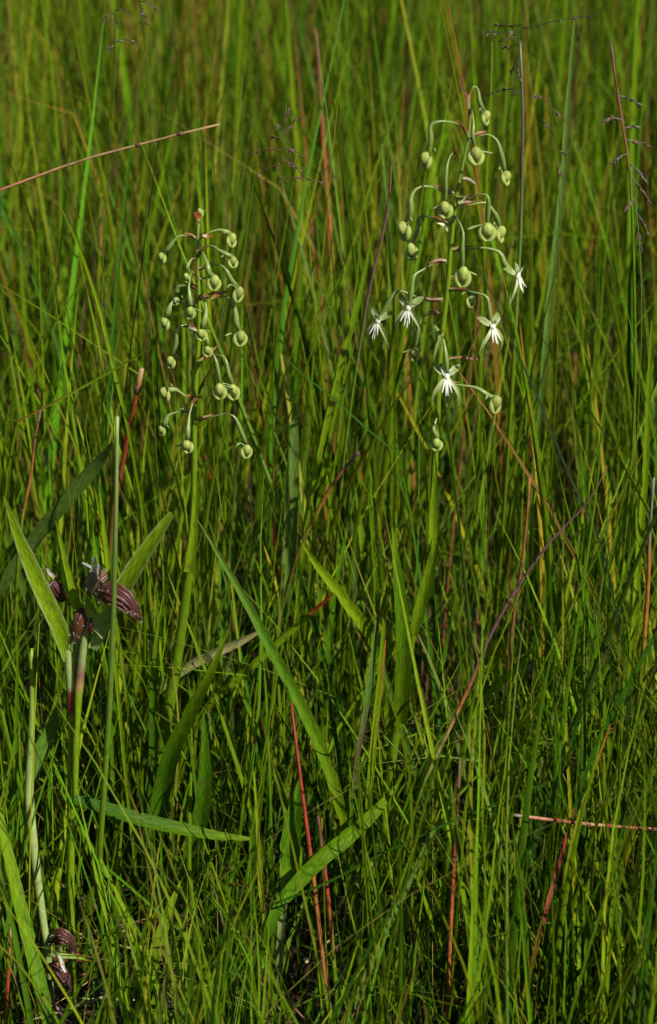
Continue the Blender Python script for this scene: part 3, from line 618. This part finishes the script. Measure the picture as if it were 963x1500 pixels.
blade('big bright blade cutting across the lower left corner', [(-14, 1130), (0, 1200), (25, 1310), (52, 1420), (72, 1500)], [3, 14, 20, 24, 26, 26, 24], (-0.14, -0.24), [(0, 'lime'), (1, 'green')], 0.4, 0.2)
blade('broad dark green blade lying nearly level across the spathe plant stems', [(108, 1172), (150, 1184), (200, 1200), (260, 1214), (320, 1225), (366, 1229)], [18, 25, 26, 25, 23, 16, 7], (-0.12, -0.10), [(0, 'deep'), (0.5, (.046, .105, .003)), (1, 'olive')], 0.5, 0.3, rooted=False)
blade('long greyish green blade leaning left between the two orchids', [(290, 762), (318, 808), (360, 880), (400, 955), (440, 1030), (478, 1115), (500, 1190)], [2, 10, 16, 20, 22, 22, 20], (-0.03, -0.08), [(0, 'glauc'), (0.5, 'green'), (1, 'olive')], -0.2, 0.3)
blade('wide green blade leaning right below the middle of the grass', [(582, 1150), (550, 1188), (510, 1225), (470, 1258), (425, 1305), (400, 1345)], [3, 22, 28, 28, 26, 20], (-0.10, -0.16), [(0, 'olive'), (1, 'green')], 0.25, 0.1)
blade('very broad short dark green leaf beside the long red stalk', [(440, 1140), (434, 1180), (428, 1230), (424, 1275), (418, 1310)], [4, 20, 34, 38, 32, 16], (-0.10, -0.12), [(0, 'green'), (0.7, 'green'), (0.9, 'lime'), (1, 'pale')], -0.2)
blade('bright green blade slanting left down to the bluish blade', [(440, 790), (462, 825), (500, 872), (530, 912), (548, 942)], [2, 10, 18, 22, 22, 20], (-0.02, 0.05), 'lime', 0.1)
blade('bluish green upright blade left of the flowering orchid leaves', [(558, 862), (553, 910), (545, 970), (535, 1040), (522, 1120), (515, 1190)], [1, 9, 12, 11, 8, 7], (-0.04, -0.05), [(0, 'glauc'), (0.5, 'glauc'), (0.75, 'purple'), (1, 'green')], 0.3)
blade('narrow yellow green blade rising next to the bluish blade', [(568, 838), (563, 900), (556, 990), (546, 1080), (538, 1170)], 8, (-0.045, -0.05), [(0, 'olive'), (1, 'lime')], 0.3)
blade('narrow ochre streaked blade between the yellow green blade and the orchid leaf', [(566, 930), (560, 985), (552, 1060), (545, 1150)], 8, (-0.043, -0.05), [(0, 'orange'), (0.5, 'yellow'), (1, 'olive')], 0.3)
blade('broad bluish grey blade standing upright left of centre behind', [(432, 590), (430, 660), (427, 740), (422, 820), (415, 890)], [6, 20, 24, 24, 22, 22], (0.12, 0.10), 'glauc', 0.1)
blade('long straight blade leaning right between the orchids', [(545, 345), (528, 430), (500, 530), (480, 610), (462, 690), (448, 770)], [2, 10, 13, 13, 12, 11], (0.12, 0.10), [(0, 'olive'), (1, 'lime')], 0.2)
blade('blade parallel to the long leaning one and just right of it', [(520, 505), (505, 560), (490, 620), (476, 690), (462, 780)], [2, 8, 10, 10, 9], (0.10, 0.09), 'olive', -0.2)
blade('pale yellow green dead blade lying below the budding orchid', [(385, 922), (350, 940), (305, 960), (262, 985), (215, 1030)], [5, 16, 19, 18, 16, 12], (0.05, 0.07), [(0, 'straw'), (0.5, 'straw'), (1, 'lime')], 0.5)
blade('yellow green blade with a red tip lying behind the long greyish blade', [(492, 866), (462, 892), (425, 925), (380, 965), (335, 1005), (300, 1040)], [2, 10, 13, 15, 15, 13], (0.03, 0.06), [(0, 'red'), (0.16, 'red'), (0.24, 'lime'), (1, 'lime')], 0.5)
blade('short broad blade leaning right under the purple brown stalk', [(782, 950), (752, 982), (718, 1010), (680, 1050), (655, 1085)], [2, 12, 16, 16, 14, 10], (-0.06, 0.04), 'green', 0.3)
blade('dark blade crossing the right edge low down', [(985, 890), (950, 945), (915, 1010), (880, 1075), (855, 1140)], [6, 14, 16, 16, 13, 10], (-0.12, -0.14), 'deep', 0.9, 0.7)
blade('thin dark green blade falling right from behind the flowers', [(686, 368), (715, 420), (745, 490), (790, 590), (835, 700), (880, 800)], [2, 4, 6, 7, 7, 6], (-0.045, -0.06), 'dark', 0.9, group=GT)
blade('tall pale grey green blade far behind on the upper right', [(842, 30), (832, 150), (822, 290), (806, 430), (795, 560)], [4, 10, 12, 12, 11], (0.28, 0.25), 'glauc', 0.1)
blade('pale green upright blade directly behind the top buds', [(722, 60), (720, 170), (714, 290), (710, 420), (706, 560)], [4, 8, 9, 9, 8], (0.22, 0.20), 'olive', 0.1)
blade('pale blade standing behind the left buds of the flowering orchid', [(560, 210), (568, 300), (572, 390), (575, 480)], [3, 9, 10, 10], (0.24, 0.22), [(0, 'glauc'), (1, 'olive')], 0.1)
blade('bright broad blade at the bottom left of centre', [(265, 1290), (245, 1340), (228, 1400), (210, 1480)], [2, 18, 24, 24, 22], (-0.11, -0.14), [(0, 'lime'), (1, 'green')], 0.2)
blade('grey green blade running diagonally to the bottom edge', [(700, 1135), (645, 1200), (592, 1308), (548, 1405), (512, 1485)], [3, 7, 10, 12, 12], (-0.12, -0.19), [(0, 'olive'), (0.5, 'glauc'), (1, 'glauc')], 0.3)
blade('yellow green blade leaning left across the upper left', [(88, 300), (118, 368), (145, 450), (168, 545), (190, 640)], [2, 5, 7, 7, 6], (0.02, 0.03), [(0, 'olive'), (0.6, 'lime'), (1, 'olive')], 0.2, group=GT)
blade('thin olive blade crossing the upper left at a low slant', [(238, 500), (190, 528), (130, 562), (75, 592), (25, 618)], [2, 3.5, 4, 4, 3], (0.0, 0.02), [(0, 'deep'), (0.5, 'lime'), (1, 'rust')], 0.2, rooted=False, group=GT)
blade('blade leaning right at the left edge above the dull broad one', [(122, 410), (95, 450), (70, 500), (48, 560), (20, 650)], [2, 4, 5, 5, 5], (0.06, 0.06), 'olive', 0.2, group=GT)
blade('slender bright blade standing left of the budding orchid leaf', [(145, 710), (152, 770), (158, 830), (163, 900)], [1, 7, 9, 8], (-0.08, -0.08), 'lime', 0.2, group=GT)
blade('yellow blade pair stem rising left of centre at the bottom', [(372, 1130), (377, 1200), (381, 1290), (392, 1400), (402, 1500)], [3, 7, 9, 9, 9], (-0.14, -0.17), [(0, 'lime'), (0.3, 'yellow'), (1, 'lime')], 0.2, group=GT)
blade('yellow blade with a bend running to the bottom right of the red stalks', [(688, 1060), (690, 1180), (692, 1290), (698, 1400), (702, 1500)], [3, 6, 8, 9, 9], (-0.15, -0.18), [(0, 'yellow'), (1, 'lime')], 0.2, group=GT)
blade('bright narrow blade leaning left at the lower right', [(870, 1040), (876, 1110), (886, 1200), (902, 1310), (915, 1400)], [2, 6, 8, 8, 8], (-0.12, -0.15), 'lime', 0.2, group=GT)
blade('ochre blade leaning right across the pink stalk', [(895, 1060), (870, 1130), (848, 1200), (830, 1275), (815, 1350)], [2, 6, 8, 8, 7], (-0.15, -0.17), [(0, 'orange'), (0.4, 'yellow'), (1, 'olive')], 0.2, group=GT)
blade('upright yellow green blade at the right edge', [(955, 470), (950, 580), (945, 700), (935, 820), (928, 930)], [3, 10, 12, 12, 11], (0.06, 0.05), [(0, 'olive'), (1, 'lime')], 0.2)
blade('thin dark diagonal blade crossing the middle of the grass', [(395, 500), (440, 545), (490, 585), (540, 630), (590, 670)], [1, 3, 4, 4, 3], (-0.02, 0.0), 'deep', 0.4, rooted=False, group=GT)
blade('thin level dark green blade crossing below centre to the lower right', [(812, 1142), (740, 1172), (640, 1213), (560, 1250), (480, 1292), (400, 1325)], [2, 4, 5, 5, 5, 4], (-0.17, -0.17), 'deep', 0.3, rooted=False, group=GT)
blade('pale thin blade crossing down left from the spathe plant stems', [(150, 1265), (200, 1308), (250, 1352), (300, 1385)], [3, 5, 5, 4], (-0.16, -0.16), 'green', 0.3, rooted=False, group=GT)
blade('yellowish blade slanting right under the spathe plant', [(148, 1258), (172, 1310), (200, 1370), (225, 1430), (245, 1500)], [3, 7, 8, 8, 8], (-0.15, -0.18), 'lime', 0.3, group=GT)

stalk('pale green rush standing straight in front of the spathe plant', [(172, 610), (171, 700), (169, 800), (165, 940), (158, 1080), (146, 1260)], 9, (-0.13, -0.13), [(0, 'pale'), (0.3, 'glauc'), (1, 'olive')], group='green stems', mat=M_STEM)
stalk('thick glossy red brown stalk with a broken top above the rush', [(208, 540), (198, 590), (187, 640), (178, 690), (165, 760)], 9, (0.04, 0.06), [(0, 'tan'), (0.1, 'orange'), (0.3, 'red'), (1, 'rust')], nodes_at=(0.15,), mat=M_STEM, taper=0.8)
stalk('long pinkish brown stalk slanting across the upper left corner', [(322, 182), (280, 192), (220, 208), (150, 226), (90, 245), (-10, 284), (-80, 320)], 5.5, (0.0, 0.04), [(0, 'tan'), (0.5, 'tan'), (0.7, 'pink'), (1, 'red')], nodes_at=(0.18, 0.42), taper=0.5)
stalk('long bright red stalk left of the bottom centre', [(427, 1030), (433, 1080), (443, 1160), (456, 1260), (468, 1360), (477, 1440)], 6.5, (-0.08, -0.16), [(0, 'red'), (0.5, 'red'), (0.65, 'orange'), (1, 'rust')])
stalk('short dark red stalk right beside the long bright red one', [(466, 1195), (472, 1240), (478, 1290), (484, 1345), (490, 1420)], 7, (-0.12, -0.15), [(0, 'purple'), (0.5, 'red'), (1, 'olive')])
stalk('orange red stalk standing in the bottom middle right', [(674, 1110), (670, 1180), (665, 1270), (660, 1370), (655, 1490)], 6.5, (-0.13, -0.18), [(0, 'purple'), (0.4, 'red'), (0.7, 'orange'), (1, 'rust')], nodes_at=(0.42,))
blade('pink red blade leaning right in the lower right', [(842, 1185), (828, 1235), (808, 1305), (785, 1390), (763, 1480)], [2, 6, 8, 9, 9, 8], (-0.15, -0.19), [(0, 'red'), (0.4, (.34, .07, .05)), (0.75, 'red'), (1, 'olive')], 0.2, group='red and brown stalks')
stalk('pink tan stalk lying level at the lower right edge with a white end', [(752, 1194), (800, 1200), (860, 1207), (920, 1212), (990, 1217)], 5.5, (-0.16, -0.15), [(0, 'grey'), (0.02, (.5, .48, .42)), (0.04, 'brown'), (0.1, 'pink'), (0.35, 'rust'), (0.5, 'tan'), (0.7, 'rust'), (1, 'pink')], rooted=False, nodes_at=(0.28, 0.6), nodecol='red', taper=0.9)
stalk('purple brown stalk arching left down to the orchid leaves', [(890, 682), (862, 735), (805, 795), (752, 870), (715, 938), (690, 1000), (655, 1075), (620, 1150)], 6, (-0.06, -0.08), [(0, 'brown'), (0.2, 'purple'), (0.6, 'purple'), (0.75, 'orange'), (0.85, 'tan'), (1, 'olive')], nodes_at=(0.45, 0.62), taper=0.3)
stalk('blurred orange red stalk far behind left of centre', [(462, 40), (468, 110), (473, 200), (482, 320), (486, 420)], 9, (0.75, 0.70), [(0, 'brown'), (0.4, 'rust'), (0.8, 'orange'), (1, 'olive')])
stalk('grey purple stalk behind the right buds fading to green', [(762, 60), (766, 150), (765, 250), (763, 340), (758, 430), (752, 540)], 6.5, (0.14, 0.12), [(0, 'grey'), (0.35, 'purple'), (0.6, 'glauc'), (1, 'olive')], group='green stems', mat=M_STEM)
stalk('dark purple stalk leaning behind the left buds of the flowering orchid', [(574, 225), (572, 270), (566, 320), (555, 370), (540, 430)], 5.5, (0.13, 0.12), [(0, 'brown'), (0.5, 'purple'), (1, 'purple')])
stalk('orange topped stalk at the right edge of the middle', [(958, 700), (952, 780), (950, 850), (946, 910), (938, 1000)], 7.5, (-0.02, -0.02), [(0, 'grey'), (0.25, 'grey'), (0.4, 'orange'), (0.7, 'orange'), (1, 'olive')])
stalk('rusty slender stalk left of the orange topped one', [(776, 700), (772, 760), (764, 830), (752, 910), (744, 990)], 6, (0.03, 0.03), [(0, 'orange'), (0.4, 'rust'), (1, 'brown')])
stalk('pink and orange bent stalk in the dark gap at centre', [(526, 662), (498, 695), (475, 730), (458, 765), (440, 800)], 8, (0.06, 0.08), [(0, 'purple'), (0.5, 'orange'), (0.7, 'yellow'), (1, 'rust')])
stalk('short red stalk at the bottom left corner', [(16, 1350), (14, 1400), (11, 1450), (8, 1500)], 6, (-0.15, -0.17), [(0, 'tan'), (0.4, 'red'), (1, 'red')])
stalk('slim brown red stalk upper right with dark tip', [(895, 60), (905, 140), (915, 200), (925, 280)], 5, (0.12, 0.11), [(0, 'purple'), (0.5, 'red'), (1, 'olive')])
stalk('rust coloured stalk leaning beside the upper left edge', [(60, 600), (52, 640), (45, 700), (30, 780)], 6, (0.05, 0.05), [(0, 'purple'), (0.6, 'orange'), (1, 'olive')])

# ------------------------------------------------------------------ flowering heads of grass
def panicle(label, ps, Y, branches, wid=2.2, col='brown', nspk=7):
    P = [at(x, y, Y) for x, y in ps]; S = mm(1, P[0]); P = root_down(P); base = P[-1].copy()
    root = thing('grass_panicle', label, 'grass head', base, 'flowering grass heads')
    MB().tube(spline(P, 26), [wid * 0.2 * S, wid * 0.4 * S, wid * 0.5 * S, wid * 0.6 * S, wid * 0.7 * S], [(0, col), (0.3, 'olive'), (1, 'olive')], n=5).build('culm', M_DRY, root)
    for (x0, y0, x1, y1, sag) in branches:
        d = random.uniform(-0.015, 0.015); A = at(x0, y0, Y); B = at(x1, y1, Y + d); Mid = (A + B) / 2 + Vector((0, 0, sag * S))
        Q = spline([A, Mid, B], 12); br = MB().tube(Q, [wid * 0.40 * S, wid * 0.32 * S, wid * 0.22 * S], col, n=4).build('branch', M_DRY, root)
        sp = MB()
        for k in range(nspk):
            t = random.uniform(0.25, 1.0); i = int(t * 10); dr = (Q[i + 1] - Q[i]).normalized(); dr = (dr + Vector((random.gauss(0, .35), random.gauss(0, .35), random.gauss(-.25, .35)))).normalized()
            c = Q[i] + dr * 4 * S; x = dr.cross(Vector((0.1, 1, 0.2))).normalized(); y = dr.cross(x)
            sp.blob(mat_from(c, x * 1.15 * S, y * 1.15 * S, dr * random.uniform(3.0, 5.0) * S), random.choice(['brown', 'purple', 'dark', 'grey']), 5, 4)
        sp.build('spikelets', M_DRY, br)['kind'] = 'stuff'
    return root
panicle('dark sparse grass head at the top left edge', [(168, 12), (169, 60), (165, 160), (158, 280), (150, 420)], 0.06, [(168, 20, 148, 36, 6), (168, 16, 194, 20, 4), (169, 22, 174, 42, 2), (168, 62, 200, 62, 4), (168, 62, 158, 80, 3)], nspk=4, col='dark')
panicle('drooping dark grass head beside the one at the top left edge', [(200, -20), (206, 5), (212, 60), (216, 160), (216, 300)], 0.06, [(204, 2, 232, 14, 4), (205, 5, 222, 45, 2), (203, 0, 212, 28, 0)], nspk=5, col='dark')
panicle('tangled dark grass head above and between the two orchids', [(420, 150), (418, 200), (410, 260), (405, 340), (402, 440)], 0.07, [(418, 185, 424, 158, 0), (418, 195, 400, 182, 3), (416, 200, 442, 168, 2), (415, 205, 392, 200, 2), (414, 215, 446, 232, 4), (412, 220, 366, 226, 5), (412, 230, 450, 262, 3), (412, 238, 442, 248, 2), (410, 262, 480, 270, 6), (410, 240, 372, 262, 3)], nspk=6, col='brown')
panicle('spreading dark grass head right above the top orchid buds', [(770, -20), (766, 30), (757, 110), (745, 170), (732, 240), (722, 330)], 0.05, [(766, 36, 724, 36, -2), (764, 46, 698, 46, -2), (766, 42, 880, 22, 3), (762, 50, 730, 62, 0), (760, 64, 734, 72, 0), (758, 82, 748, 110, 0), (756, 90, 762, 120, 0), (752, 130, 712, 140, 3), (750, 140, 760, 132, 0)], nspk=9, col='dark')
panicle('fine brown grass head arching at the upper right edge', [(905, 130), (912, 170), (922, 230), (932, 300), (938, 380), (940, 480)], 0.02, [(906, 140, 940, 155, 3), (912, 175, 880, 178, 3), (914, 188, 940, 186, 2), (918, 205, 955, 215, 2), (920, 225, 895, 240, 3), (924, 240, 950, 270, 2), (926, 260, 955, 300, 2), (930, 290, 915, 310, 2), (932, 310, 952, 345, 2), (934, 330, 940, 372, 0)], nspk=16, col='grey')
panicle('small dark grass head below the pale blade at upper right', [(805, 140), (812, 200), (818, 260), (820, 340)], 0.08, [(806, 150, 780, 142, 3), (808, 160, 830, 178, 2), (812, 200, 792, 172, 2), (814, 220, 832, 228, 2), (815, 240, 826, 262, 1)], nspk=5, col='brown')
